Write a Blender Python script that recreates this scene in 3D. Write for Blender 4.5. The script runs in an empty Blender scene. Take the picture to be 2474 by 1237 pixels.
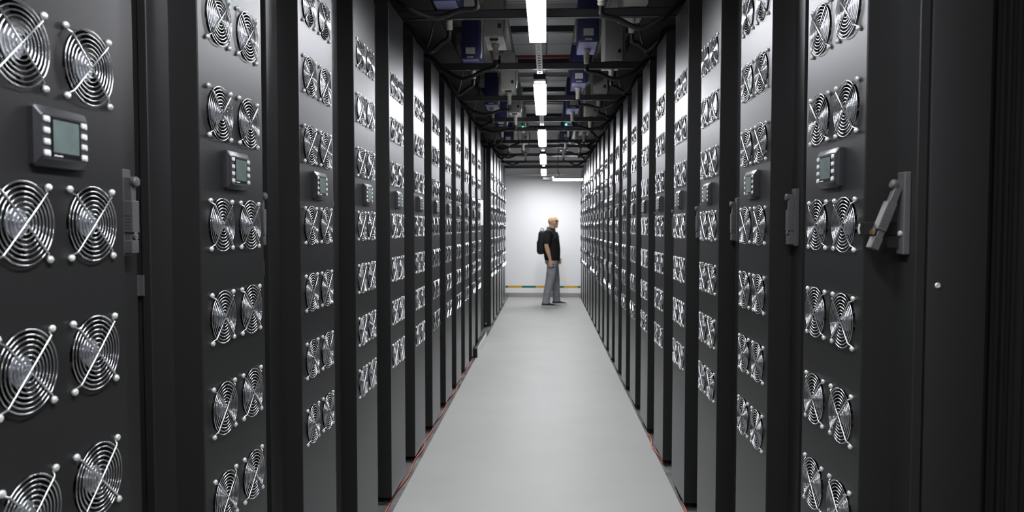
import bpy, bmesh, math, random
from mathutils import Vector, Matrix
random.seed(7)
R = math.radians
pi = math.pi
scene = bpy.context.scene
col = scene.collection

# ------------------------------------------------------------------ materials
def mat(name, color, rough=0.5, metal=0.0, var=0.0, scale=20.0, spec=0.5, bump=0.0, emit=None, estr=0.0, stretch=None, coat=0.0):
    m = bpy.data.materials.new(name); m.use_nodes = True
    nt = m.node_tree; b = nt.nodes['Principled BSDF']
    b.inputs['Base Color'].default_value = (*color, 1)
    b.inputs['Roughness'].default_value = rough
    b.inputs['Metallic'].default_value = metal
    b.inputs['Specular IOR Level'].default_value = spec
    b.inputs['Coat Weight'].default_value = coat
    if emit:
        b.inputs['Emission Color'].default_value = (*emit, 1)
        b.inputs['Emission Strength'].default_value = estr
    if var or bump:
        tc = nt.nodes.new('ShaderNodeTexCoord'); no = nt.nodes.new('ShaderNodeTexNoise')
        no.inputs['Scale'].default_value = scale; no.inputs['Detail'].default_value = 3
        src = tc.outputs['Object']
        if stretch:
            mp = nt.nodes.new('ShaderNodeMapping'); mp.inputs['Scale'].default_value = stretch
            nt.links.new(src, mp.inputs['Vector']); src = mp.outputs['Vector']
        nt.links.new(src, no.inputs['Vector'])
        if var:
            rp = nt.nodes.new('ShaderNodeValToRGB')
            rp.color_ramp.elements[0].position = 0.3; rp.color_ramp.elements[1].position = 0.7
            rp.color_ramp.elements[0].color = (*[c*(1-var) for c in color], 1)
            rp.color_ramp.elements[1].color = (*[min(1, c*(1+var)) for c in color], 1)
            nt.links.new(no.outputs['Fac'], rp.inputs['Fac'])
            nt.links.new(rp.outputs['Color'], b.inputs['Base Color'])
        if bump:
            bp = nt.nodes.new('ShaderNodeBump'); bp.inputs['Strength'].default_value = bump
            bp.inputs['Distance'].default_value = 0.002
            nt.links.new(no.outputs['Fac'], bp.inputs['Height']); nt.links.new(bp.outputs['Normal'], b.inputs['Normal'])
    return m

M = {}
M['powder'] = mat('black powder coated steel', (.012, .012, .0122), .36, 0, .10, 60, 1.0, stretch=(1, 1, .08))
M['door'] = mat('black door steel', (.014, .014, .0145), .42, 0, .08, 40, .8)
def mat_coat(name, base, rough, ior, var=.1):
    # satin powder coat: dark diffuse body under a short-tailed dielectric gloss
    m = bpy.data.materials.new(name); m.use_nodes = True; nt = m.node_tree
    for n in list(nt.nodes):
        if n.type == 'BSDF_PRINCIPLED': nt.nodes.remove(n)
    out = nt.nodes['Material Output']
    d = nt.nodes.new('ShaderNodeBsdfDiffuse'); g = nt.nodes.new('ShaderNodeBsdfAnisotropic'); g.distribution = 'BECKMANN'
    g.inputs['Color'].default_value = (.98, .98, 1, 1)
    f = nt.nodes.new('ShaderNodeFresnel'); f.inputs['IOR'].default_value = ior
    mx = nt.nodes.new('ShaderNodeMixShader')
    tc = nt.nodes.new('ShaderNodeTexCoord'); no = nt.nodes.new('ShaderNodeTexNoise'); mp = nt.nodes.new('ShaderNodeMapping')
    mp.inputs['Scale'].default_value = (1, 1, .06); no.inputs['Scale'].default_value = 34; no.inputs['Detail'].default_value = 3
    nt.links.new(tc.outputs['Object'], mp.inputs['Vector']); nt.links.new(mp.outputs['Vector'], no.inputs['Vector'])
    mr = nt.nodes.new('ShaderNodeMapRange'); mr.inputs['To Min'].default_value = rough*(1-var*.5); mr.inputs['To Max'].default_value = rough*(1+var*.5)
    nt.links.new(no.outputs['Fac'], mr.inputs['Value']); nt.links.new(mr.outputs['Result'], g.inputs['Roughness'])
    d.inputs['Color'].default_value = (*base, 1)
    nt.links.new(f.outputs[0], mx.inputs[0]); nt.links.new(d.outputs[0], mx.inputs[1]); nt.links.new(g.outputs[0], mx.inputs[2])
    nt.links.new(mx.outputs[0], out.inputs['Surface'])
    return m
M['powder'] = mat_coat('black powder coated steel', (.022, .022, .0222), .44, 1.32)
M['door'] = mat_coat('black door steel', (.023, .023, .0234), .48, 1.33)
M['carcass'] = mat('matt black steel', (.006, .006, .0065), .75, 0, .08, 30, .4)
M['rubber'] = mat('black rubber gasket', (.006, .006, .006), .55, 0, .1, 40, .4)
M['chrome'] = mat('chrome plated wire', (.83, .84, .85), .16, 1.0, .04, 80)
M['nut'] = mat('zinc plated nut', (.70, .74, .71), .42, .55, .08, 300)
M['fan'] = mat('black fan plastic', (.012, .012, .013), .35, 0, .08, 60, .5)
M['hub'] = mat('silver hub label', (.36, .385, .43), .38, .25, .38, 150, bump=.6)
M['bezel'] = mat('dark grey display plastic', (.026, .026, .031), .34, 0, .05, 60, .5)
M['screenframe'] = mat('black display window', (.006, .006, .008), .2, 0, .05, 60, .5)
M['lcd'] = mat('grey green lcd glass', (.12, .155, .15), .18, 0, .12, 25, .5)
M['button'] = mat('pale grey rubber button', (.66, .68, .66), .5, 0, .04, 90, .4)
M['ink'] = mat('white print', (.7, .7, .72), .5, 0, .05, 90)
M['handle'] = mat('dark grey handle plastic', (.078, .077, .080), .5, 0, .06, 90, .5)
M['brass'] = mat('brass lock', (.75, .60, .33), .3, 1.0, .1, 120)
M['steel'] = mat('brushed stainless steel', (.47, .455, .43), .34, 1.0, .06, 60, stretch=(1, 1, 12))
M['galv'] = mat('galvanised strut', (.62, .63, .62), .42, .9, .1, 40)
M['beam'] = mat('black painted beam', (.018, .018, .020), .38, 0, .08, 30, .5)
M['boxgrey'] = mat('grey enamel box', (.24, .24, .225), .5, 0, .05, 20)
M['boxblue'] = mat('dark blue enamel box', (.017, .021, .085), .45, 0, .05, 20)
M['litblue'] = mat('blue enamel with bottom light painted in', (.22, .23, .42), .4, 0, .05, 20)  # paler than the body: light on the underside painted into the colour
M['litgrey'] = mat('grey enamel with bottom light painted in', (.42, .42, .40), .4, 0, .05, 20)  # lighter grey paints the light that the box bottom catches
M['plate'] = mat('pale label plate', (.50, .51, .50), .5, 0, .2, 60)
M['gland'] = mat('off white ribbed gland', (.42, .41, .37), .55, 0, .05, 40)
M['cable'] = mat('black cable sheath', (.007, .007, .008), .42, 0, .1, 60, .4)
M['redcable'] = mat('orange red cable sheath', (.42, .06, .03), .5, 0, .1, 60)
M['redpipe'] = mat('red painted pipe', (.22, .03, .035), .45, 0, .05, 20)
M['traywhite'] = mat('pale grey tray', (.55, .55, .54), .55, 0, .05, 20)
M['paleboard'] = mat('pale grey board', (.74, .74, .72), .45, 0, .03, 6)
M['paper'] = mat('white paper', (.82, .82, .82), .7, 0, .03, 20)
M['housing'] = mat('dark lamp housing', (.006, .006, .007), .5, 0, .05, 30)
M['lamp'] = mat('lit lamp diffuser', (.9, .9, .9), .5, 0, 0, 20, emit=(.95, .96, 1.0), estr=104.0)
M['endlamp'] = mat('lit end lamp diffuser', (.9, .9, .9), .5, 0, 0, 20, emit=(.95, .96, 1.0), estr=150.0)
M['upfill'] = mat('added upward fill glow', (.9, .9, .9), .5, 0, 0, 20, emit=(.95, .96, 1.0), estr=11.0)  # glow added on the lamp tops to brighten the ceiling
M['led'] = mat('green status light', (.05, .6, .4), .4, 0, 0, 20, emit=(.05, .9, .55), estr=6.0)
M['spot'] = mat('white glowing spot', (.9, .9, .9), .4, 0, 0, 20, emit=(1, 1, 1), estr=6.0)
M['skin'] = mat('skin', (.72, .46, .29), .5, 0, .08, 14)
M['polo'] = mat('black polo knit', (.014, .014, .017), .85, 0, .15, 30, .3, bump=.3)
M['jeans'] = mat('grey trouser cloth', (.31, .325, .35), .85, 0, .16, 9, .3, bump=.6, stretch=(1, 1, 2.2))
M['shoe'] = mat('dark blue canvas', (.035, .042, .06), .8, 0, .12, 30, .3)
M['sole'] = mat('cream rubber sole', (.74, .69, .60), .7, 0, .05, 30)
M['bag'] = mat('black backpack nylon', (.012, .012, .014), .7, 0, .15, 40, .4, bump=.4)
M['glasses'] = mat('black glasses frame', (.008, .008, .01), .3, 0, .05, 60)
M['lens'] = mat('dark tinted lens', (.03, .03, .04), .1, 0, .05, 60)
M['eye'] = mat('eye', (.5, .48, .45), .3, 0, .05, 60)
M['phone'] = mat('black phone glass', (.01, .01, .012), .2, 0, .05, 60)
M['wallside'] = mat('grey side wall paint', (.30, .30, .30), .8, 0, .03, 3)
M['wall'] = mat('white wall paint', (.88, .885, .885), .6, 0, .012, 1.2)
M['bordergrey'] = mat('glossy grey border floor with painted reflections', (.21, .21, .205), .13, 0, .45, 5, .8)  # blotchy tone paints the rack reflections into the floor colour

def mat_floor():
    m = mat('pale grey vinyl', (.385, .390, .368), .50, 0, .03, 2.2, .35)
    return m
M['floor'] = mat_floor()

def mat_ceiling():
    m = bpy.data.materials.new('grey ceiling grid'); m.use_nodes = True
    nt = m.node_tree; b = nt.nodes['Principled BSDF']; b.inputs['Roughness'].default_value = .8
    tc = nt.nodes.new('ShaderNodeTexCoord'); br = nt.nodes.new('ShaderNodeTexBrick')
    br.offset = 0; br.inputs['Scale'].default_value = 1
    br.inputs['Color1'].default_value = (.78, .79, .80, 1); br.inputs['Color2'].default_value = (.72, .73, .74, 1)
    br.inputs['Mortar'].default_value = (.25, .25, .27, 1)
    br.inputs['Mortar Size'].default_value = .012; br.inputs['Brick Width'].default_value = .6; br.inputs['Row Height'].default_value = .6
    nt.links.new(tc.outputs['Object'], br.inputs['Vector']); nt.links.new(br.outputs['Color'], b.inputs['Base Color'])
    return m
M['ceiling'] = mat_ceiling()

def mat_tape():
    m = bpy.data.materials.new('yellow and green hazard tape'); m.use_nodes = True
    nt = m.node_tree; b = nt.nodes['Principled BSDF']; b.inputs['Roughness'].default_value = .5
    tc = nt.nodes.new('ShaderNodeTexCoord'); sp = nt.nodes.new('ShaderNodeSeparateXYZ')
    nt.links.new(tc.outputs['Object'], sp.inputs[0])
    a = nt.nodes.new('ShaderNodeMath'); a.operation = 'ADD'; a.inputs[1].default_value = .829 + .605*10
    d = nt.nodes.new('ShaderNodeMath'); d.operation = 'DIVIDE'; d.inputs[1].default_value = .605
    fr = nt.nodes.new('ShaderNodeMath'); fr.operation = 'FRACT'
    gt = nt.nodes.new('ShaderNodeMath'); gt.operation = 'GREATER_THAN'; gt.inputs[1].default_value = .5
    mx = nt.nodes.new('ShaderNodeMix'); mx.data_type = 'RGBA'
    mx.inputs['A'].default_value = (.72, .40, .02, 1); mx.inputs['B'].default_value = (.015, .17, .14, 1)
    nt.links.new(sp.outputs['X'], a.inputs[0]); nt.links.new(a.outputs[0], d.inputs[0]); nt.links.new(d.outputs[0], fr.inputs[0])
    nt.links.new(fr.outputs[0], gt.inputs[0]); nt.links.new(gt.outputs[0], mx.inputs['Factor'])
    nt.links.new(mx.outputs['Result'], b.inputs['Base Color'])
    return m
M['tape'] = mat_tape()

# ------------------------------------------------------------------ mesh builder
class MB:
    def __init__(self): self.v = []; self.f = []
    def add(self, vs, fs):
        n = len(self.v); self.v += [tuple(p) for p in vs]; self.f += [tuple(n+i for i in q) for q in fs]
    def box(self, x0, x1, y0, y1, z0, z1):
        vs = [(x, y, z) for x in (x0, x1) for y in (y0, y1) for z in (z0, z1)]
        self.add(vs, [(0, 1, 3, 2), (4, 6, 7, 5), (0, 4, 5, 1), (2, 3, 7, 6), (0, 2, 6, 4), (1, 5, 7, 3)])
        return self
    def bbox(self, x0, x1, y0, y1, z0, z1, r=.003, seg=2, M4=None):
        bm = bmesh.new(); bmesh.ops.create_cube(bm, size=1)
        for v in bm.verts:
            v.co = Vector(((x0+x1)/2+v.co.x*(x1-x0), (y0+y1)/2+v.co.y*(y1-y0), (z0+z1)/2+v.co.z*(z1-z0)))
        bmesh.ops.bevel(bm, geom=bm.edges[:], offset=r, segments=seg, affect='EDGES', profile=.5)
        self.bm(bm, M4); return self
    def bm(self, bm, M4=None):
        bm.verts.index_update()
        self.add([(M4 @ v.co if M4 else v.co) for v in bm.verts], [[v.index for v in f.verts] for f in bm.faces]); bm.free()
    def tube(self, pts, r, seg=8, closed=False, squash=None):
        pts = [Vector(p) for p in pts]; n = len(pts)
        rs = r if isinstance(r, (list, tuple)) else [r]*n
        t = []
        for i in range(n):
            a = pts[(i-1) % n] if (closed or i > 0) else pts[i]
            b = pts[(i+1) % n] if (closed or i < n-1) else pts[i]
            t.append((b-a).normalized())
        up = Vector((0, 0, 1)) if abs(t[0].z) < .9 else Vector((1, 0, 0))
        nx = t[0].cross(up).normalized(); vs = []
        for i in range(n):
            if i: nx = (nx - t[i]*nx.dot(t[i])).normalized()
            ny = t[i].cross(nx)
            for k in range(seg):
                a = 2*pi*k/seg
                vs.append(pts[i] + (nx*math.cos(a) + ny*math.sin(a))*rs[i])
        fs = []
        for i in range(n if closed else n-1):
            j = (i+1) % n
            for k in range(seg):
                l = (k+1) % seg
                fs.append((i*seg+k, i*seg+l, j*seg+l, j*seg+k))
        if not closed:
            fs.append(tuple(range(seg-1, -1, -1))); fs.append(tuple((n-1)*seg+k for k in range(seg)))
        self.add(vs, fs); return self
    def ring_x(self, rad, r, x=0, n=64, seg=6, cy=0, cz=0):
        return self.tube([(x, cy+rad*math.cos(2*pi*i/n), cz+rad*math.sin(2*pi*i/n)) for i in range(n)], r, seg, True)
    def lathe(self, prof, seg=24, origin=(0, 0, 0), axis='x'):
        # prof: (along, radius); ends with radius 0 are closed by caps
        o = Vector(origin); vs = []; fs = []
        for (h, r) in prof:
            for k in range(seg):
                a = 2*pi*k/seg; c, s = r*math.cos(a), r*math.sin(a)
                vs.append(o + (Vector((h, c, s)) if axis == 'x' else Vector((c, h, s)) if axis == 'y' else Vector((c, s, h))))
        for i in range(len(prof)-1):
            for k in range(seg):
                l = (k+1) % seg
                fs.append((i*seg+k, i*seg+l, (i+1)*seg+l, (i+1)*seg+k))
        fs.append(tuple(range(seg))[::-1]); fs.append(tuple((len(prof)-1)*seg+k for k in range(seg)))
        self.add(vs, fs); return self
    def ell(self, c, rad, rot=None, u=20, w=12):
        bm = bmesh.new(); bmesh.ops.create_uvsphere(bm, u_segments=u, v_segments=w, radius=1)
        m = Matrix.Translation(Vector(c))
        if rot: m = m @ rot.to_4x4()
        m = m @ Matrix.Diagonal((*rad, 1)); self.bm(bm, m); return self
    def cap(self, p0, p1, r0, r1, seg=14):
        p0, p1 = Vector(p0), Vector(p1); d = (p1-p0).normalized()
        pts = []; rs = []
        for a in (-85, -60, -30, 0): pts.append(p0 + d*r0*math.sin(R(a))); rs.append(r0*math.cos(R(a)))
        for a in (0, 30, 60, 85): pts.append(p1 + d*r1*math.sin(R(a))); rs.append(r1*math.cos(R(a)))
        return self.tube(pts, rs, seg)
    def loft(self, rings):
        # rings: lists of equal length of points, capped
        n = len(rings[0]); vs = [p for rg in rings for p in rg]; fs = []
        for i in range(len(rings)-1):
            for k in range(n):
                l = (k+1) % n
                fs.append((i*n+k, i*n+l, (i+1)*n+l, (i+1)*n+k))
        fs.append(tuple(range(n))[::-1]); fs.append(tuple((len(rings)-1)*n+k for k in range(n)))
        self.add(vs, fs); return self
    def mesh(self, name, m, smooth=40):
        me = bpy.data.meshes.new(name); me.from_pydata(self.v, [], self.f); me.materials.append(m)
        bm = bmesh.new(); bm.from_mesh(me); bmesh.ops.recalc_face_normals(bm, faces=bm.faces[:]); bm.to_mesh(me); bm.free()
        if smooth:
            me.shade_smooth(); me.set_sharp_from_angle(angle=R(smooth))
        return me
    def build(self, name, m, parent=None, loc=(0, 0, 0), smooth=40):
        return put(name, self.mesh(name, m, smooth), parent, loc)

def put(name, me, parent=None, loc=(0, 0, 0), rot=(0, 0, 0)):
    o = bpy.data.objects.new(name, me); col.objects.link(o); o.location = loc; o.rotation_euler = rot
    if parent: o.parent = parent
    return o
def tag(o, label, cat, group=None, kind=None):
    o['label'] = label; o['category'] = cat
    if group: o['group'] = group
    if kind: o['kind'] = kind
    return o
def struct(name, mb, m, smooth=0):
    o = mb.build(name, m, None, smooth=smooth); o['kind'] = 'structure'; return o
def empty(name, loc, rz=0):
    o = bpy.data.objects.new(name, None); col.objects.link(o); o.location = loc; o.rotation_euler = (0, 0, rz)
    o.empty_display_size = .1; return o
def copy_tree(o, parent=None):
    c = o.copy(); col.objects.link(c)
    if parent: c.parent = parent
    for ch in [x for x in kids.get(o.name, [])]: copy_tree(ch, c)
    return c
kids = {}
def index_kids():
    kids.clear()
    for o in bpy.data.objects:
        if o.parent: kids.setdefault(o.parent.name, []).append(o)
def spline(pts, n=8):
    pts = [Vector(p) for p in pts]; out = []
    P = [pts[0]*2-pts[1]] + pts + [pts[-1]*2-pts[-2]]
    for i in range(1, len(P)-2):
        for k in range(n):
            t = k/n
            out.append(.5*((2*P[i]) + (P[i+1]-P[i-1])*t + (2*P[i-1]-5*P[i]+4*P[i+1]-P[i+2])*t*t + (-P[i-1]+3*P[i]-3*P[i+1]+P[i+2])*t**3))
    out.append(pts[-1]); return out

H = 1.52            # eye height
WL, WR = .838, .7385
PITCH = .70
ROWS = [H+z for z in (.771, .530, .290, .006, -.232, -.470, -.705)]

# ------------------------------------------------------------------ the room
struct('floor', MB().box(-.815, .735, -4, 15.4, -.10, .004), M['floor'])
struct('trim_1', MB().box(-3.4, -.815, -4, 15.4, -.10, 0), M['bordergrey'])['label'] = 'glossy grey floor border along the left row'
struct('trim_2', MB().box(.735, 3.4, -4, 15.4, -.10, 0), M['bordergrey'])['label'] = 'glossy grey floor border along the right row'
struct('wall_back', MB().box(-3.5, 3.5, 15.4, 15.5, -.1, 4.0), M['wall'])
struct('wall_left', MB().box(-3.5, -3.4, -4, 15.4, -.1, 4.0), M['wallside'])
struct('wall_right', MB().box(3.4, 3.5, -4, 15.4, -.1, 4.0), M['wallside'])
struct('wall_front', MB().box(-3.5, 3.5, -4.1, -4, -.1, 4.0), M['wallside'])
struct('ceiling', MB().box(-3.5, 3.5, -4.1, 15.5, 3.95, 4.05), M['ceiling'])
struct('baseboard_back', MB().box(-3.4, 3.4, 15.385, 15.4, .004, .096), M['steel'])
struct('trim_3', MB().box(-3.4, 3.4, 15.398, 15.4, .207, .252), M['tape'])['label'] = 'yellow and green striped tape along the white end wall'
struct('trim_4', MB().box(-3.4, 3.4, 15.37, 15.4, 2.625, 2.65), M['galv'])['label'] = 'thin grey rail across the end wall above the lamp'

# ------------------------------------------------------------------ fan parts (shared meshes, facing +x)
SQ = .0605
def guard_mb(n, seg, nr, screws=False):
    g = MB()
    rr = [.0675 - .0083*i for i in range(nr)]
    for i, r in enumerate(rr): g.ring_x(r, .00115, .0075 + .0010*min(1, i/6), max(14, int(n*(.45+.55*r/.0675))), seg)
    for a in (45, 135):
        for sgn in (1, -1):
            c, s = math.cos(R(a))*sgn, math.sin(R(a))*sgn
            pl = [(.0108, .0015), (.0104, .069), (.0098, .0712), (.0042, .077), (.003, .0795), (.003, .0845)]
            g.tube([(x, r*c, r*s) for x, r in pl], .0016, max(5, seg))
    if screws:
        for sy in (-1, 1):
            for sz in (-1, 1):
                g.lathe(NUT, 8, (0, sy*SQ, sz*SQ))
    return g
NUT = [(0, .0036), (.0022, .0040), (.0026, .0060), (.0046, .0064), (.0066, .0058), (.0082, .0040), (.0088, .0014)]
ME = {}
ME['guard'] = guard_mb(72, 7, 8).mesh('fan_guard', M['chrome'], 60)
ME['guard_far'] = guard_mb(32, 5, 7, True).mesh('fan_guard_far', M['chrome'], 60)
nb = MB().lathe(NUT, 16)
nb.tube([(.0086, -.0036, 0), (.0088, .0036, 0)], .0007, 5)
ME['screw'] = nb.mesh('screw', M['nut'], 50)
def fan_mb(far=False):
    f = MB()
    # tube housing: open in front, closed at the back
    seg = 24 if far else 40
    prof = [(-.001, .0655), (-.034, .0640), (-.036, .0005)]
    vs = []; fs = []
    for (x, r) in prof:
        for k in range(seg):
            a = 2*pi*k/seg; vs.append((x, r*math.cos(a), r*math.sin(a)))
    for i in range(len(prof)-1):
        for k in range(seg):
            l = (k+1) % seg; fs.append((i*seg+k, i*seg+l, (i+1)*seg+l, (i+1)*seg+k))
    f.add(vs, fs)
    # motor boss behind the label
    f.lathe([(-.034, .024), (-.009, .0255), (-.007, .0245)], seg)
    for b in range(7):
        a0 = 2*pi*b/7; st = 5; q = []
        for j in range(st+1):
            r = .0245 + (.0615-.0245)*j/st
            for k, (da, x) in enumerate(((-.30, -.009), (.05, -.017), (.34, -.028))):
                a = a0 + da*(1+.25*j/st) + .15*j/st
                q.append((x, r*math.cos(a), r*math.sin(a)))
        fs = []
        for j in range(st):
            for k in range(2): fs.append((j*3+k, j*3+k+1, (j+1)*3+k+1, (j+1)*3+k))
        f.add(q, fs); f.add([(x-.0015, y, z) for x, y, z in q], [t[::-1] for t in fs])
    return f
ME['fan'] = fan_mb().mesh('fan', M['fan'], 40)
ME['fan_far'] = fan_mb(True).mesh('fan_far', M['fan'], 40)
ME['hub'] = MB().lathe([(-.0085, .0250), (-.0055, .0250), (-.0045, .0240), (-.0042, .0120), (-.0048, .0110), (-.0048, .0010)], 32).mesh('hub', M['hub'], 30)

# display: body is a chamfered block, front face toward +x
def display_meshes():
    w, h, t, c = .066, .050, .018, .012
    d = MB()
    def rect(x, hw, hh, k):
        return [(x, -hw, -hh+k), (x, -hw+k, -hh), (x, hw-k, -hh), (x, hw, -hh+k), (x, hw, hh-k), (x, hw-k, hh), (x, -hw+k, hh), (x, -hw, hh-k)]
    d.loft([rect(0, w, h, .004), rect(.009, w, h, .004), rect(.0105, w-.001, h-.001, .004), rect(t-.001, w-.007, h-c, .004), rect(t, w-.008, h-c-.001, .004)])
    ME['display'] = d.mesh('display', M['bezel'], 25)
    ME['window'] = MB().bbox(t-.0005, t+.0012, -.0375, .0375, -.034, .034, .0006, 1).mesh('window', M['screenframe'], 30)
    ME['screen'] = MB().bbox(t+.0008, t+.0018, -.0325, .0325, -.0255, .029, .0004, 1).mesh('screen', M['lcd'], 30)
    tx = MB(); x0 = -.031
    for i, (ww, hh) in enumerate(((.0025, .0024), (.0006, .0030), (.0016, .0028), (.0036, .0022), (.0022, .0022), (.0016, .0028), (.0016, .0028), (.0022, .0022))):
        tx.box(t+.0012, t+.0016, x0, x0+ww, -.0318, -.0318+hh); x0 += ww+.0007
    ME['maker_text'] = tx.mesh('printed_text', M['ink'], 0)
    ME['button'] = MB().bbox(0, .0035, -.0072, .0072, -.0052, .0052, .0030, 3).mesh('button', M['button'], 50)
    return t
TD = display_meshes()

# ------------------------------------------------------------------ rack prototype
def panel_mb(w, zt=2.72, zb=.045, d=.072, cys=(.1055, .2805)):
    p = MB(); hs = .076; hr = .0665; ch = .0025
    ys = [ch, cys[0]-hs, cys[0]+hs, cys[1]-hs, cys[1]+hs, w-ch]
    zs = [zb]
    for z in sorted(ROWS): zs += [z-hs, z+hs]
    zs.append(zt)
    for i in range(len(ys)-1):
        for j in range(len(zs)-1):
            y0, y1, z0, z1 = ys[i], ys[i+1], zs[j], zs[j+1]
            if i in (1, 3) and j % 2 == 1:
                cy, cz = (y0+y1)/2, (z0+z1)/2; n = 40; vs = []
                for k in range(n):
                    a = 2*pi*(k+.5)/n; c, s = math.cos(a), math.sin(a)
                    q = hs/max(abs(c), abs(s))
                    vs.append((0, cy+c*q, cz+s*q))
                # snap corners onto the square
                for k in range(n):
                    a = 2*pi*(k+.5)/n; c, s = math.cos(a), math.sin(a)
                    vs.append((0, cy+hr*c, cz+hr*s))
                for k in range(n):
                    a = 2*pi*(k+.5)/n; c, s = math.cos(a), math.sin(a)
                    vs.append((-.002, cy+hr*c, cz+hr*s))
                fs = []
                for k in range(n):
                    l = (k+1) % n
                    fs.append((k, l, n+l, n+k)); fs.append((n+k, n+l, 2*n+l, 2*n+k))
                cs = [(0, y1, z1), (0, y0, z1), (0, y0, z0), (0, y1, z0)]
                for ci, kk in enumerate((4, 14, 24, 34)):
                    vs.append(cs[ci]); fs.append((kk, 3*n+ci, kk+1))
                p.add(vs, fs)
            else:
                p.add([(0, y0, z0), (0, y1, z0), (0, y1, z1), (0, y0, z1)], [(0, 1, 2, 3)])
    # chamfers, returns, top and bottom
    for (ya, yb) in ((ch, 0), (w-ch, w)):
        p.add([(0, ya, zb), (-ch, yb, zb), (-ch, yb, zt), (0, ya, zt)], [(0, 1, 2, 3)])
        p.add([(-ch, yb, zb), (-d, yb, zb), (-d, yb, zt), (-ch, yb, zt)], [(0, 1, 2, 3)])
    for z in (zb, zt):
        p.add([(0, ch, z), (-ch, 0, z), (-d, 0, z), (-d, w, z), (-ch, w, z), (0, w-ch, z)], [(0, 1, 2, 3, 4, 5)])
    return p

def handle_meshes():
    # plate in the plane x=0, up to x=.016, lever hangs from a pivot near its top
    pl = MB().bbox(0, .015, -.017, .017, -.0925, .0925, .002, 1)
    ME['handle_plate'] = pl.mesh('handle', M['handle'], 30)
    lv = MB()   # origin = pivot; lever runs down -z
    lv.bbox(-.010, .007, -.0085, .0085, -.045, .010, .0015, 1)
    lv.bbox(-.011, .011, -.0125, .0125, -.108, -.040, .0015, 1)
    lv.bbox(-.010, .005, -.0095, .0095, -.128, -.104, .0012, 1)
    lv.bbox(-.011, .009, -.0125, .0125, -.152, -.124, .0015, 1)
    lv.bbox(.0085, .0095, -.005, .005, -.147, -.143, .0004, 1)
    for k in range(5):
        lv.box(-.007, .007, -.0133, -.0124, -.098+k*.0065, -.0955+k*.0065); lv.box(-.007, .007, .0124, .0133, -.098+k*.0065, -.0955+k*.0065)
    lv.lathe([(.006, .0115), (.013, .0115), (.016, .009), (.017, .003)], 20)
    ME['lever'] = lv.mesh('lever', M['handle'], 30)
    ME['lock'] = MB().lathe([(.004, .0085), (.0085, .0085), (.0095, .0070), (.0085, .0050), (.0095, .0035), (.0098, .001)], 20).mesh('lock', M['handle'], 30)
handle_meshes()
ME['foot'] = MB().lathe([(0, .022), (.008, .022), (.012, .010), (.047, .010)], 16, axis='z').mesh('levelling_foot', M['carcass'], 40)

def make_rack(side, near, first=False):
    w = .386 if side == 'L' else .378
    a, b = (.095, .165) if side == 'L' else (.1755, .0925)
    cys = (w/2-.0875, w/2+.0875)
    D = .072
    key = side
    if 'panel'+key not in ME:
        ME['panel'+key] = panel_mb(w, cys=cys).mesh('fan_panel', M['powder'], 0)
        ME['door'+key] = MB().bbox(-D-.022, -D, -a, w+b, .05, 2.70, .002, 1).mesh('door', M['door'], 30)
        ME['carcass'+key] = MB().box(-1.10, -D-.024, -a+.002, w+b-.002, .047, 2.715).mesh('carcass', M['carcass'], 0)
        ME['carcassfirst'] = MB().box(-1.10, -D-.024, -a+.002, w+b-.034, .047, 2.715).mesh('carcass', M['carcass'], 0)
    r = empty('server_rack', (0, 0, 0))
    put('carcass', ME['carcassfirst' if first else 'carcass'+key], r)
    dr = put('door', ME['door'+key], r)
    put('fan_panel', ME['panel'+key], r)
    for (x, y) in ((-.14, -a+.06), (-.14, w+b-.08), (-1.04, -a+.06), (-1.04, w+b-.08)):
        put('levelling_foot', ME['foot'], r, (x, y, .001))
    for z in ROWS:
        for cy in cys:
            f = put('fan', ME['fan' if near else 'fan_far'], r, (-.0005, cy, z), (R(random.uniform(0, 360)), 0, 0))
            f.rotation_euler = (0, 0, 0)
            put('hub', ME['hub'], f)
            put('fan_guard', ME['guard' if near else 'guard_far'], f)
            if near:
                for sy in (-1, 1):
                    for sz in (-1, 1):
                        put('screw', ME['screw'], f, (.0005, sy*SQ, sz*SQ), (R(30*sy*sz+15), 0, 0))
    d = put('display', ME['display'], r, (0, w/2, H+.150))
    put('window', ME['window'], d); put('screen', ME['screen'], d)
    s_ = -1 if side == 'R' else 1
    t = put('printed_text', ME['maker_text'], d)
    for sy in (-1, 1):
        for k in range(4):
            put('button', ME['button'], d, (TD-.001, sy*.0475, -.0275+k*.0185))
    hy = w+.105 if side == 'L' else w+.052
    hd = put('handle', ME['handle_plate'], r, (-D, hy, H+.031))
    put('lever', ME['lever'], hd, (.024, 0, .065))
    put('lock', ME['lock'], hd, (.026, 0, -.050))
    if side == 'L':
        put('catch_bracket', ME['catch'], r, (-D-.024, w+b+.028, H-.134))
        put('foot_bracket', ME['footbracket'], r, (-D-.010, -a-.022, .05))
    return r
ct = MB().bbox(-.004, 0, -.022, .020, -.024, .024, .001, 1); ct.bbox(0, .012, .017, .020, -.024, .024, .0008, 1)
ME['catch'] = ct.mesh('catch_bracket', M['handle'], 30)
fb = MB(); fb.add([(0, 0, 0), (.03, 0, 0), (0, 0, .035), (0, .022, 0), (.03, .022, 0), (0, .022, .035)], [(0, 1, 2), (3, 5, 4), (0, 3, 4, 1), (1, 4, 5, 2), (0, 2, 5, 3)])
ME['footbracket'] = fb.mesh('foot_bracket', M['boxgrey'], 0)

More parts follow.
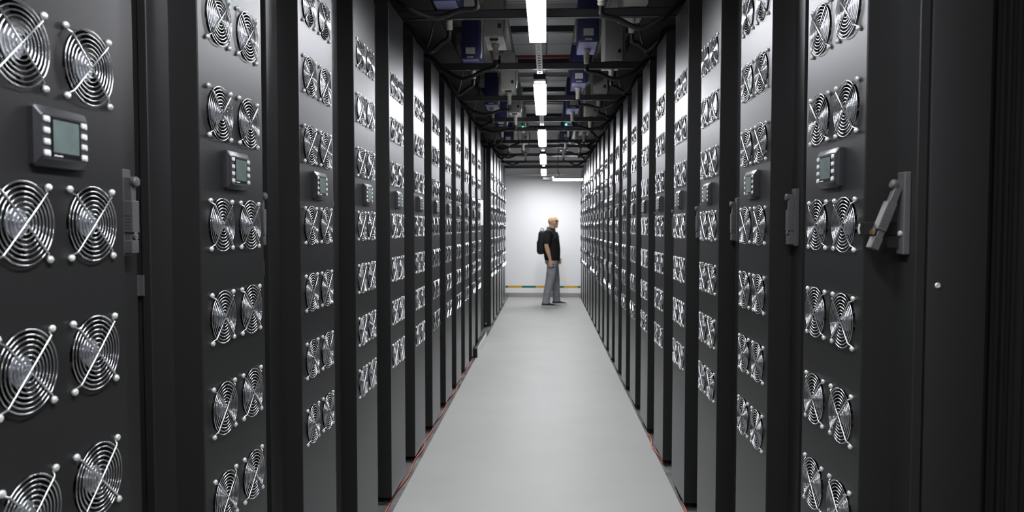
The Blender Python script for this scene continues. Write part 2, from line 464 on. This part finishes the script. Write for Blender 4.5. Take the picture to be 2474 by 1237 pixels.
ORD = ['', 'first', 'second', 'third', 'fourth', 'fifth', 'sixth', 'seventh', 'eighth', 'ninth', 'tenth', 'eleventh', 'twelfth', 'thirteenth', 'fourteenth', 'fifteenth', 'sixteenth', 'seventeenth', 'eighteenth', 'nineteenth', 'twentieth']
GRP = 'black fan door racks lining the aisle'
Y0, Y1 = .2948, .9996
protoLn = make_rack('L', True); protoLf = make_rack('L', False)
protoRn = make_rack('R', True); protoRf = make_rack('R', False)
protoR1 = make_rack('R', True, True)
index_kids()
placed = set()
def place(proto, loc, rz, label):
    if proto.name in placed: o = copy_tree(proto)
    else: o = proto; placed.add(proto.name)
    o.location = loc; o.rotation_euler = (0, 0, rz); tag(o, label, 'server rack', GRP)
    return o
L_list = list(range(1, 13)) + list(range(15, 21))
racksL = {}; racksR = {}
for n in L_list:
    if n == 1: lb = 'nearest black server rack of the left row, with the largest display'
    elif n <= 12: lb = f'black server rack with silver fan grilles, {ORD[n]} from the camera in the left row'
    elif n == 20: lb = 'last black server rack of the left row, against the white end wall'
    else: lb = f'black server rack in the left row, {ORD[n-14]} one beyond the dark blank doors'
    racksL[n] = place(protoLn if n <= 6 else protoLf, (-WL, Y0+PITCH*n, 0), 0, lb)
for n in range(1, 21):
    if n == 1: lb = 'nearest black server rack of the right row, its grey swing handle standing open'
    elif n == 20: lb = 'last black server rack of the right row, beside the white end wall'
    else: lb = f'black server rack with silver fan grilles, {ORD[n]} from the camera in the right row'
    racksR[n] = place(protoR1 if n == 1 else protoRn if n <= 6 else protoRf, (WR, Y1+PITCH*n+.378, 0), pi, lb)

# the right row starts with an open handle and a finished end
r1 = racksR[1]
for c in r1.children:
    if c.name.startswith('handle'):
        hd = c
for c in hd.children:
    if c.name.startswith('lever'): c.rotation_euler = (0, R(-21), 0); c.location = (.022, 0, .062)
    if c.name.startswith('lock'):
        c.data = c.data.copy(); c.data.materials[0] = M['brass']; c['label'] = 'brass lock cylinder'
        c.rotation_euler = (0, R(-21), 0); c.location = (.022+.112*math.sin(R(21))+.006, 0, .062-.112*math.cos(R(21)))
MB().bbox(.0, .098, -.0155, -.0125, -.050, -.020, .0012, 1).bbox(0, .040, -.010, -.004, -.078, -.052, .0012, 1).build('latch_tongue', M['carcass'], hd)
MB().lathe([(0, .006), (.004, .006), (.006, .003)], 12, (.015, .004, -.045)).build('latch_bolt', M['nut'], hd)
MB().tube([(.098, -.014, -.046), (.100, -.014, -.035), (.098, -.014, -.024)], .0022, 8).build('latch_eye', M['nut'], hd)
# local frame of r1: +x to the aisle, +y towards the camera; near end at y = .378+.0925
ye = .378+.0925
MB().bbox(-.225, -.0985, ye-.040, ye+.0005, .05, 2.70, .003, 2).build('end_post', M['door'], r1)
MB().bbox(-.0982, -.0945, ye-.036, ye-.004, .05, 2.70, .002, 1).build('post_seam', M['rubber'], r1)
bo = MB().lathe([(ye, .0062), (ye+.002, .0062), (ye+.0035, .0045), (ye+.0028, .0025), (ye+.0028, .0008)], 20, (-.1205, 0, H-.128), 'y')
bo.build('bolt', M['nut'], r1)
g_ = MB()
for k, (x, ww, yy) in enumerate(((-.236, .006, .016), (-.254, .007, .010), (-.276, .006, .014), (-.300, .008, .008), (-.330, .008, .010), (-.36, .01, .008))):
    g_.box(x-ww/2, x+ww/2, ye-.036, ye-.036+yy, .05, 2.70)
g_.build('ribbed_gasket', M['rubber'], r1, smooth=0)

# ------------------------------------------------------------------ gap in the left row
gy0, gy1 = 9.30, 10.64
mid = (gy0+gy1)/2
for k, (a, b) in enumerate(((gy0, mid-.004), (mid+.004, gy1))):
    e = empty('blank_door', (-.935, (a+b)/2, 0)); hw = (b-a)/2
    MB().bbox(-.04, 0, -hw, hw, .02, 2.70, .003, 1).build('door_leaf', M['carcass'], e)
    MB().bbox(0, .018, (hw-.035) if k == 0 else -hw+.015, (hw-.015) if k == 0 else -hw+.035, .25, 2.5, .004, 2).build('pull_bar', M['door'] if k else M['steel'], e)
    tag(e, ['plain black door leaf with a steel pull bar, just past the twelfth rack on the left', 'plain black door leaf with a black pull bar, before the last group of left racks'][k], 'door', 'blank doors closing the gap in the left row')
pp = MB(); n = 8
for i in range(n+1):
    y = -.20+.40*i/n; bx = .004*math.sin(i*.8)
    for z in (.165, -.165): pp.v += [(bx+.002, y, z), (bx, y, z)]
for i in range(n):
    o = i*4
    pp.f += [(o, o+4, o+6, o+2), (o+1, o+3, o+7, o+5), (o, o+1, o+5, o+4), (o+2, o+6, o+7, o+3)]
pp.f += [(0, 2, 3, 1), (n*4, n*4+1, n*4+3, n*4+2)]
o = pp.build('paper_notice', M['paper'], None, (-.843, 9.30, H+.19), 60)
tag(o, 'white paper sheet hanging by the dark blank doors on the left', 'paper')
hk = MB().tube([(-.935, 9.30, H+.345), (-.87, 9.30, H+.350), (-.842, 9.30, H+.345)], .004, 8)
o = hk.build('paper_hook', M['steel']); tag(o, 'small steel hook holding the white sheet off the blank door', 'hook')
e = empty('kick_board', (-.811, 8.80, 0))
MB().bbox(.0125, .0245, -.600, .60, .0, .122, .002, 1).build('front_board', M['paleboard'], e)
MB().bbox(-.0245, .0115, -.598, .598, .0, .110, .003, 1).build('black_box', M['rubber'], e)
tag(e, 'low pale grey board backed by a black box, on the floor near the left gap', 'step')

# ------------------------------------------------------------------ cables on the floor
pts = []; y = 2.6
while y < 9.0:
    pts.append((-.842+random.uniform(-.012, .012), y, .011+random.uniform(0, .006))); y += random.uniform(.18, .32)
pts = [p for p in pts if p[1] < 8.1]
o = MB().tube(spline(pts, 5), .0045, 8).build('floor_cable', M['redcable']); tag(o, 'orange red cable lying along the foot of the left row', 'cable')
for k, (ya, yb) in enumerate(((3.0, 3.9), (4.55, 5.2))):
    q = [(.7415+.010*math.sin(i*1.3+k), ya+(yb-ya)*i/6, .010+.006*abs(math.sin(i*1.1))) for i in range(7)]
    o = MB().tube(spline(q, 5), .0055, 8).build('floor_cable', M['redcable'])
    tag(o, ['orange red cable piece under the fourth rack on the right', 'orange red cable piece under the sixth rack on the right'][k], 'cable')

# ------------------------------------------------------------------ lamps and what hangs overhead
LZ = H+1.055
LX = -.05
lamp_names = {-3: 'lit white aisle lamp behind the viewpoint', -2: 'lit white aisle lamp right over the viewpoint', -1: 'nearest and largest lit white lamp in view, cut by the top of the picture', 0: 'lit white lamp over the aisle, second in view from the camera', 1: 'lit white lamp over the aisle, third in view from the camera', 2: 'lit white lamp over the aisle, fourth in view from the camera', 3: 'farthest and smallest lit white lamp over the aisle, by the end wall'}
def make_lamp(k):
    e = empty('ceiling_lamp', (LX, 5.36+2.63*k+.7, LZ))
    MB().box(-.047, .047, -.70, .70, .007, .050).build('housing', M['traywhite'], e, smooth=0)
    MB().box(-.0455, .0455, -.697, .697, .0, .007).build('diffuser', M['lamp'], e, smooth=0)
    MB().box(-.035, .035, -.69, .69, .0495, .052).build('upward_fill', M['upfill'], e, smooth=0)  # added glowing strip, upward fill for the ceiling
    MB().bbox(-.044, .044, -.86, -.703, .012, .052, .004, 2).build('driver_box', M['housing'], e)
    for y in (-.45, .45): MB().box(-.012, .012, y-.01, y+.01, .05, .0748).build('hanger_clip', M['galv'], e)
    tag(e, lamp_names[k], 'lamp', 'lamps over the aisle')
for k in range(-3, 4): make_lamp(k)
st = MB(); sz = LZ+.075; yy0, yy1 = 2.0, 14.5
st.box(LX-.020, LX-.009, yy0, yy1, sz, sz+.003); st.box(LX+.009, LX+.020, yy0, yy1, sz, sz+.003)
st.box(LX-.021, LX-.019, yy0, yy1, sz, sz+.040); st.box(LX+.019, LX+.021, yy0, yy1, sz, sz+.040)
y = yy0
while y < yy1-.05:
    st.box(LX-.0095, LX+.0095, y, y+.038, sz+.0002, sz+.003); y += .075
o = st.build('slotted_strut', M['galv'], smooth=0); tag(o, 'slotted steel strut running above the row of lamps', 'strut')
e = empty('end_wall_lamp', (.325, 14.25, H+.952))
MB().box(-.39, .39, -.032, .037, .006, .034).box(-.39, .39, .034, .037, -.026, .006).box(-.39, -.192, -.032, .034, -.014, .006).build('housing', M['housing'], e, smooth=0)
MB().box(-.19, .39, -.031, .033, -.024, .006).build('diffuser', M['endlamp'], e, smooth=0)
MB().ell((-.195, -.034, .034), (.018, .008, .010)).build('bright_spot', M['spot'], e)  # small white glowing spot on the housing
MB().tube(spline([(-.10, 0, .03), (-.07, 0, .08), (-.09, 0, .14), (-.10, 0, .20), (-.09, 0, .9)], 6), .008, 8).build('flex', M['cable'], e)
e.rotation_euler = (0, 0, R(0))
tag(e, 'dark tube lamp set crosswise before the white end wall, lit to the right', 'lamp')

beamY = [2.93, 4.33, 5.72, 7.12, 8.53, 9.35, 10.70, 11.35, 12.65, 14.0, 15.2]
for i, y in enumerate(beamY):
    b = MB(); x0, x1, z0, z1 = -1.05, 1.0, H+1.25, H+1.30
    b.box(x0, x1, y-.021, y-.018, z0, z1); b.box(x0, x1, y+.018, y+.021, z0, z1)
    b.box(x0, x1, y-.021, y+.021, z0, z0+.003); b.box(x0, x1, y-.021, y-.008, z1-.003, z1); b.box(x0, x1, y+.008, y+.021, z1-.003, z1)
    o = b.build('cross_beam', M['beam'], smooth=0)
    nm = 'nearest black beam across the aisle, above the top of the picture' if i == 0 else ('last black beam across the aisle, close to the end wall' if i == len(beamY)-1 else f'black channel beam bridging the two rack rows, {ORD[i]} in view from the camera')
    tag(o, nm, 'beam', 'black beams bridging the aisle')
for i, y in enumerate((6.7, 8.0, 9.6, 10.4, 11.8, 13.2)):
    o = empty('upper_strut', (0, y, H+1.80)); MB().bbox(-1.6, 1.5, -.03, .03, 0, .06, .004, 1).build('strut_rail', M['beam'], o)
    for x in (-1.3, 1.2): MB().tube([(x, 0, .06), (x, 0, 3.95-H-1.80)], .006, 8).build('hanger_rod', M['galv'], o)
    tag(o, f'dark upper strut above the beams, {ORD[i+1]} from the camera', 'strut', 'upper struts above the beams')
for k, (xa, xb, nm) in enumerate(((-1.75, -.745, 'left'), (.66, 1.65, 'right'))):  # black sheets added to darken the ceiling over the racks
    e = empty('cable_basket', ((xa+xb)/2, 8.2, H+1.46)); hw = (xb-xa)/2; t_ = MB()
    t_.box(-hw, hw, -7.0, 7.0, 0, .004); t_.box(-hw, -hw+.004, -7.0, 7.0, 0, .10); t_.box(hw-.004, hw, -7.0, 7.0, 0, .10)
    t_.build('basket', M['carcass'], e, smooth=0)
    for y in (-4.7, .2, 5.4):
        for x in (-hw+.05, hw-.05): MB().tube([(x, y, .004), (x, y, 3.95-H-1.46)], .006, 8).build('hanger_rod', M['galv'], e)
    tag(e, f'wide black added basket hung over the {nm} rack row', 'cable tray')
for i, (y, r, m, nm) in enumerate(((9.35, .028, 'redpipe', 'red pipe crossing under the ceiling, nearer one'), (8.1, .020, 'redpipe', 'thin red pipe crossing high above the nearest lamp'))):
    o = MB().tube([(-2.6, y, H+2.2), (2.6, y, H+2.2)], r, 16).build('ceiling_pipe', M[m]); tag(o, nm, 'pipe', 'red pipes under the ceiling')
for i, (y, zz, ww) in enumerate(((5.4, 2.05, .10), (7.2, 2.15, .12), (9.9, 2.05, .14), (12.4, 2.1, .14))):
    o = empty('cable_tray', (0, y, H+zz)); t_ = MB(); t_.box(-2.6, 2.6, -ww/2, ww/2, 0, .006)
    t_.box(-2.6, 2.6, -ww/2, -ww/2+.006, 0, .06); t_.box(-2.6, 2.6, ww/2-.006, ww/2, 0, .06)
    t_.build('tray_channel', M['traywhite'], o, smooth=0)
    for x in (-1.8, 1.8): MB().tube([(x, 0, .006), (x, 0, 3.95-H-zz)], .006, 8).build('hanger_rod', M['galv'], o); tag(o, f'pale cable tray crossing under the ceiling, {ORD[i+1]} from the camera', 'cable tray', 'pale trays under the ceiling')
# busbar trunking along each row
for k, (x, nm) in enumerate(((-.375, 'left inner'), (-.60, 'left outer'), (.295, 'right inner'), (.53, 'right outer'))):
    t_ = MB(); t_.bbox(x-.05, x+.05, 1.5, 14.6, H+1.6735, H+1.79, .004, 1)
    o = t_.build('busbar_trunking', M['boxgrey']); tag(o, f'{nm} grey busbar trunking running along the aisle above the tap boxes', 'trunking', 'busbar trunking above the racks')

def gland_mb(L=.11):
    prof = [(0, .030), (-.018, .030), (-.018, .024)]
    z = -.02
    for i in range(6):
        prof += [(z, .024-.0006*i), (z-.006, .024-.0006*i), (z-.007, .019-.0004*i), (z-.013, .019-.0004*i)]; z -= .0145
    return MB().lathe(prof, 18, axis='z')
ME['gland'] = gland_mb().mesh('cable_gland', M['gland'], 40)
def make_box(kind):
    e = empty('tap_box', (0, 0, 0)); w = .07
    MB().bbox(-w, w, 0, .42, 0, .34, .006, 2).build('body', M['boxblue' if kind == 'blue' else 'boxgrey'], e)
    MB().box(-.045, .045, .03, .40, .34, .36).build('mounting_foot', M['galv'], e, smooth=0)
    if kind == 'blue':
        MB().bbox(-.036, .036, -.003, 0, .035, .085, .001, 1).build('label_plate', M['plate'], e)
        MB().box(-.025, .025, -.0025, 0, .006, .016).build('small_label', M['plate'], e, smooth=0)
        MB().bbox(-.064, .064, .02, .40, -.004, 0, .001, 1).build('bottom_lid', M['litblue'], e)
    else:
        MB().box(.03, .055, -.003, 0, .05, .08).build('dark_label', M['housing'], e, smooth=0)
        MB().bbox(-.03, .03, .06, .10, -.016, 0, .004, 1).build('clamp', M['housing'], e)
        MB().bbox(-.066, .066, .02, .40, -.004, 0, .001, 1).build('bottom_lid', M['litgrey'], e)
    put('cable_gland', ME['gland'], e, (0, .23, -.003), (R(10), R(0), 0))
    clip = MB(); clip.tube([(w+.012, .05, .30), (w+.012, .05, .06), (w+.004, .07, .02)], .010, 8)
    clip.build('side_conduit', M['galv'], e)
    return e
pb, pg = make_box('blue'), make_box('grey')
index_kids(); used = set()
BZ = H+1.312
defs = []
for i, y in enumerate((3.55, 4.93, 6.82, 8.2, 9.6, 11.0, 12.4)): defs.append(('grey', -.366, y, 'left', i))
for i, y in enumerate((4.15, 5.59, 7.67, 9.36, 11.1)): defs.append(('blue', -.594, y, 'left', i))
for i, y in enumerate((3.70, 5.10, 6.56, 7.96, 9.36, 10.8, 12.2)): defs.append(('blue', .295, y, 'right', i))
for i, y in enumerate((4.27, 5.67, 7.08, 8.48, 9.9, 11.3)): defs.append(('grey', .527, y, 'right', i))
for kind, x, y, side, i in defs:
    p = pb if kind == 'blue' else pg
    if p.name in used: o = copy_tree(p)
    else: o = p; used.add(p.name)
    o.location = (x, y, BZ)
    cn = 'dark blue' if kind == 'blue' else 'pale grey'
    tag(o, f'{cn} tap box hanging overhead on the {side}, {ORD[i+1]} of its colour', 'junction box', 'tap boxes hanging above the aisle')
    if i == 4 and (kind, side) in (('grey', 'left'), ('blue', 'right')):
        MB().ell((.05 if kind == 'grey' else -.04, -.004, .02), (.013, .006, .013)).build('status_light', M['led'], o)
    s = -1 if side == 'left' else 1
    gz = BZ-.124; gy = y+.249; W_ = WL if side == 'left' else WR; sag = random.uniform(.0, .05); ax_ = abs(x); dd = W_-ax_
    prof = [(ax_, gz+.012), (ax_+.008, gz-.03), (ax_+.20*dd, H+1.155-sag*.5), (ax_+.5*dd, H+1.125-sag), (ax_+.8*dd, H+1.165-sag*.4), (W_+.01, H+1.242), (W_+.16, H+1.262), (W_+.36, H+1.24)]
    yj = [0, .01, .02, .03, .04+random.uniform(-.06, .06), .05, .06, .07]
    cp = [(s*px_, gy+yj[q], pz) for q, (px_, pz) in enumerate(prof)]
    c = MB().tube(spline(cp, 7), .014 if kind == 'grey' else .015, 10).build('power_cable', M['cable'])
    tag(c, f'black cable drooping from the {ORD[i+1]} {cn} tap box on the {side} side', 'cable', 'black cables drooping from the tap boxes')
# thin loose cables looped over the rack tops
for i, (s, y) in enumerate(((-1, 4.62), (-1, 6.2), (-1, 7.4), (1, 4.9), (1, 6.35), (1, 7.75), (-1, 10.3), (1, 9.85))):
    W_ = WL if s < 0 else WR; b = MB()
    b.tube(spline([(s*(W_-.15), y-.02, H+1.62), (s*(W_-.13), y, H+1.42), (s*(W_-.085), y+.02, H+1.22), (s*(W_-.04), y+.05, H+1.17), (s*(W_+.02), y+.08, H+1.235), (s*(W_+.3), y+.1, H+1.215)], 7), .007, 8)
    o = b.build('loose_cable', M['cable'])
    tag(o, f'thin black cable looped onto the {"left" if s < 0 else "right"} rack tops, {["nearest", "second", "third", "nearest", "second", "third", "farthest", "farthest"][i]} one', 'cable', 'thin cables looped over the rack tops')

# ------------------------------------------------------------------ the person (facing +x, right side to the camera)
PX, PY = .10, 13.70
def fused(name, mb, m, parent, voxel, smooth_it, loc=(0, 0, 0)):
    o = mb.build(name, m, parent, loc, smooth=180)
    r = o.modifiers.new('fuse', 'REMESH'); r.mode = 'VOXEL'; r.voxel_size = voxel; r.use_smooth_shade = True
    s = o.modifiers.new('soften', 'SMOOTH'); s.factor = .5; s.iterations = smooth_it
    return o
HC = Vector((.02, 0, 1.55)); HR = Matrix.Rotation(R(-28), 3, 'Z') @ Matrix.Rotation(R(-2), 3, 'Y')
def hd_(p): return HC + HR @ (Vector(p)-HC) + Vector((.002, 0, -.028))
b = MB()
def he(c, r): b.ell(hd_(c), r, HR, 24, 16)
he((.030, 0, 1.665), (.100, .078, .106)); he((.045, 0, 1.625), (.088, .070, .100)); he((.070, 0, 1.580), (.058, .054, .058))
he((.104, 0, 1.545), (.024, .028, .019)); he((.112, 0, 1.678), (.022, .054, .013)); he((.123, 0, 1.588), (.013, .024, .007)); he((.120, 0, 1.575), (.013, .021, .007))
b.cap(hd_((.124, 0, 1.660)), hd_((.134, 0, 1.624)), .009, .013); he((.123, .012, 1.617), (.011, .008, .008)); he((.123, -.012, 1.617), (.011, .008, .008))
for s in (-1, 1):
    he((.018, s*.079, 1.632), (.020, .009, .032)); he((.085, s*.045, 1.618), (.03, .022, .03))
b.cap((-.018, 0, 1.42), (.025, 0, 1.57), .074, .064, 20)
b.ell((0, 0, 1.28), (.105, .165, .17)); b.ell((.01, 0, 1.07), (.125, .155, .19)); b.ell((.01, 0, .90), (.105, .15, .10))
b.cap((-.04, -.17, 1.395), (-.04, .17, 1.395), .042, .042)
arms = {-1: [(-.06, -.205, 1.41), (-.098, -.262, 1.165), (-.030, -.252, .925)], 1: [(-.03, .205, 1.41), (-.01, .262, 1.17), (.115, .245, .955)]}
def hand(s, wrist, fwd):
    w = Vector(wrist); d = Vector((fwd, 0, -1)).normalized(); xx = Vector((-d.z, 0, d.x))
    pal = w + d*.075
    rot = Matrix((xx, Vector((0, 1, 0)), -d)).transposed()
    b.ell(pal, (.040, .018, .052), rot); b.cap(w, pal, .027, .026)
    for i, (o, l) in enumerate(((.030, .074), (.010, .082), (-.010, .076), (-.029, .062))):
        p0 = pal + xx*o + d*.035; p1 = p0 + d*(l*.45) + Vector((0, -s*.006, 0)); p2 = p1 + d*(l*.25) + Vector((0, -s*.020, 0)); p3 = p2 + d*(l*.02) + Vector((0, -s*.020, 0))
        b.cap(p0, p1, .0095, .009, 10); b.cap(p1, p2, .009, .0085, 10); b.cap(p2, p3, .0085, .0075, 10)
    t0 = pal + xx*.030 - d*.025; t1 = t0 + xx*.026 + d*.030 + Vector((0, -s*.008, 0)); t2 = t1 + xx*.006 + d*.030 + Vector((0, -s*.010, 0))
    b.cap(t0, t1, .013, .0105, 10); b.cap(t1, t2, .0105, .0085, 10)
    return pal, d, xx
for s, (sh, el, wr) in arms.items():
    b.cap(Vector(sh).lerp(Vector(el), .12), el, .046, .044, 16); b.cap(el, Vector(el).lerp(Vector(wr), .35), .044, .046, 16); b.cap(Vector(el).lerp(Vector(wr), .35), wr, .046, .029, 16)
palR = hand(-1, arms[-1][2], .12); palL = hand(1, arms[1][2], .35)
legs = {-1: [(.02, -.09, .86), (.0, -.10, .66), (-.030, -.11, .48), (-.075, -.12, .27), (-.105, -.125, .09)], 1: [(.03, .09, .86), (.055, .115, .66), (.078, .165, .48), (.092, .235, .27), (.100, .285, .09)]}
for s, L in legs.items():
    for i, (ra, rb) in enumerate(((.075, .066), (.066, .052), (.052, .048), (.048, .036))): b.cap(L[i], L[i+1], ra, rb, 14)
    b.cap((L[4][0]-.03, L[4][1], .045), (L[4][0]+.13, L[4][1], .035), .033, .028)
person = fused('person', b, M['skin'], None, .0055, 3, (PX, PY, .004))
tag(person, 'bald man in a black polo and grey trousers standing in the aisle, facing right', 'person')
for s in (-1, 1):
    MB().ell((0, 0, 0), (.012, .012, .010)).build('eye', M['eye'], person, hd_((.102, s*.032, 1.650)))
p = MB(); N = 36
def ring(c, rx, ry, z): return [(c+rx*math.cos(2*pi*k/N), ry*math.sin(2*pi*k/N), z) for k in range(N)]
p.loft([ring(*q) for q in ((.015, .143, .180, .880), (.014, .152, .186, .93), (.010, .160, .190, 1.02), (.010, .160, .190, 1.10), (.008, .150, .190, 1.2), (.005, .140, .198, 1.31), (-.004, .118, .192, 1.395), (-.014, .088, .140, 1.445), (-.014, .078, .090, 1.475), (-.012, .074, .078, 1.500))])
for s, (sh, el, wr) in arms.items():
    sh, el = Vector(sh), Vector(el); e2 = sh.lerp(el, .88)
    p.tube([sh+Vector((0, -s*.06, .02)), sh, sh.lerp(el, .4), e2], [.058, .080, .084, .076], 18)
for sd in (-1, 1): p.cap((-.030, sd*.03, 1.462), (-.055, sd*.165, 1.425), .062, .060, 16)
p.tube([(-.006+.076*math.cos(a), .075*math.sin(a), 1.490-.024*math.cos(a)) for a in [2*pi*k/24 for k in range(24)]], .010, 8, True)
polo = fused('polo_shirt', p, M['polo'], person, .009, 4)
t = MB()
t.ell((.012, 0, .86), (.138, .178, .105), None, 28, 16)
for s, L in legs.items():
    t.tube(spline(L, 4), [.104-.0022*i if i < 9 else .082-.0022*(i-9) if i < 13 else .071+.0*(i-13) for i in range(17)], 20)
    c = Vector(L[4]); t.tube([c+Vector((-.004*0, 0, .06)), c+Vector((.006, 0, .0)), c+Vector((.010, 0, -.035))], [.066, .074, .071], 20)
fused('trousers', t, M['jeans'], person, .010, 5)
for s, L in legs.items():
    ax = L[4][0]; ay = L[4][1]; sh = MB(); so = MB(); Nn = 20
    prof = [(-.078, .026, .062), (-.06, .036, .088), (-.01, .038, .098), (.04, .040, .088), (.09, .045, .066), (.14, .047, .052), (.175, .038, .042), (.190, .018, .034)]
    yw = -.12 if s < 0 else -.05
    for mb_, zlo, grow, top in ((sh, .022, 0, True), (so, .0, .004, False)):
        rings = []
        for (x, hw, h) in prof:
            rg = []
            for k in range(Nn):
                a = 2*pi*k/Nn; yy = (hw+grow)*math.cos(a); zz = math.sin(a)
                z = (zlo + (h-zlo)*max(0, zz)**.8) if top else (.027 if zz > 0 else .0)
                xx = x + (grow if x > .15 else -grow if x < -.07 else 0)
                rg.append((ax+xx, ay+yy+yw*(xx), z))
            rings.append(rg)
        mb_.loft(rings)
    sho = sh.build('shoe', M['shoe'], person, smooth=60); so.build('sole', M['sole'], sho, smooth=40)
g = MB(); lens = MB()
for s in (-1, 1):
    cc = []
    for k in range(24):
        a = 2*pi*k/24; ca, sa = math.cos(a), math.sin(a); q = (abs(ca)**4+abs(sa)**4)**-.25
        cc.append(hd_((.128-.010*abs(s*.033+.024*ca*q)/.05, s*.033+.026*ca*q, 1.650+.019*sa*q)))
    g.tube(cc, .0032, 6, True)
    lens.add([v-HR@Vector((.001, 0, 0)) for v in cc]+[v+HR@Vector((.001, 0, 0)) for v in cc], [tuple(range(24)), tuple(range(47, 23, -1))]+[(k, (k+1) % 24, 24+(k+1) % 24, 24+k) for k in range(24)])
    g.tube([hd_(q) for q in ((.114, s*.062, 1.655), (.09, s*.082, 1.655), (.02, s*.087, 1.652), (.005, s*.086, 1.640))], .003, 6)
g.tube([hd_((.130, -.010, 1.655)), hd_((.134, 0, 1.658)), hd_((.130, .010, 1.655))], .003, 6)
gl = g.build('glasses', M['glasses'], person); lens.build('lens', M['lens'], gl, smooth=0)
MB().tube([(.098, -.022, 1.425), (.118, -.022, 1.39), (.134, -.022, 1.34), (.140, -.022, 1.31)], .010, 8).build('button_placket', M['polo'], person)
# watch on the left wrist
wl = Vector(arms[1][2]); MB().ell(wl+Vector((-.008, 0, .018)), (.036, .036, .011)).build('wrist_band', M['glasses'], person)
# backpack, worn: a thing of its own
bk = empty('backpack', (PX-.140, PY, 1.0))
bb = MB(); bb.bbox(-.128, .020, -.150, .150, .0, .455, .055, 4)
bb.v = [(x+.10*(z-.25)*(1 if z > .25 else .35)+(.05*max(0, z-.33) if x < -.05 else 0), y, z) for x, y, z in bb.v]
bb.build('main_compartment', M['bag'], bk, smooth=60)
MB().bbox(-.143, -.10, -.115, .115, .03, .26, .035, 3).build('front_pocket', M['bag'], bk, smooth=60)
MB().tube(spline([(-.062, 0, .435), (-.068, 0, .475), (-.040, 0, .500), (-.012, 0, .478), (-.010, 0, .435)], 5), .007, 8).build('carry_loop', M['bag'], bk)
for s in (-1, 1):
    sp = [(x_+.140, s*y_, z_-1.0) for x_, y_, z_ in ((-.14, .10, 1.37), (-.10, .11, 1.458), (-.03, .13, 1.492), (.035, .145, 1.452), (.065, .165, 1.38), (.050, .190, 1.31), (-.02, .207, 1.245), (-.09, .198, 1.19), (-.14, .14, 1.15))]
    MB().tube(spline(sp, 6), .011, 8).build('shoulder_strap', M['bag'], bk)
tag(bk, "black backpack worn on the man's back, with a loop on top", 'backpack')
pal, d, xx = palR
ph = empty('phone', (PX+pal.x+.022, PY+pal.y+.031, .004+pal.z-.055), 0)
MB().bbox(-.020, .062, -.005, .005, -.022, .022, .004, 2).build('phone_body', M['phone'], ph)
MB().lathe([(-.0075, .012), (-.005, .012)], 20, (.047, 0, -.006), 'y').build('white_dot', M['ink'], ph)
tag(ph, "small dark phone with a white dot, held in the man's right hand", 'phone')


# ------------------------------------------------------------------ camera, world, view
f_px, yaw, pit = 1723.3, R(2.749), R(2.320)
cam = bpy.data.cameras.new('camera'); cam.sensor_width = 36; cam.lens = 36*f_px/2474; cam.clip_start = .02; cam.clip_end = 100
co = bpy.data.objects.new('camera', cam); col.objects.link(co); co.location = (0, 0, H); co.rotation_euler = (pi/2-pit, 0, yaw)
cam.dof.use_dof = True; cam.dof.focus_distance = 2.9; cam.dof.aperture_fstop = 5.0
scene.camera = co
w = bpy.data.worlds.new('world'); scene.world = w; w.use_nodes = True
w.node_tree.nodes['Background'].inputs['Color'].default_value = (0, 0, 0, 1); w.node_tree.nodes['Background'].inputs['Strength'].default_value = 0
vs_ = scene.view_settings; vs_.view_transform = 'Standard'; vs_.look = 'None'; vs_.exposure = 0; vs_.gamma = 1; vs_.use_curve_mapping = False
try:
    scene.cycles.use_denoising = True; scene.cycles.max_bounces = 8; scene.cycles.diffuse_bounces = 5; scene.cycles.glossy_bounces = 4
    scene.cycles.caustics_reflective = False; scene.cycles.caustics_refractive = False
except Exception: pass
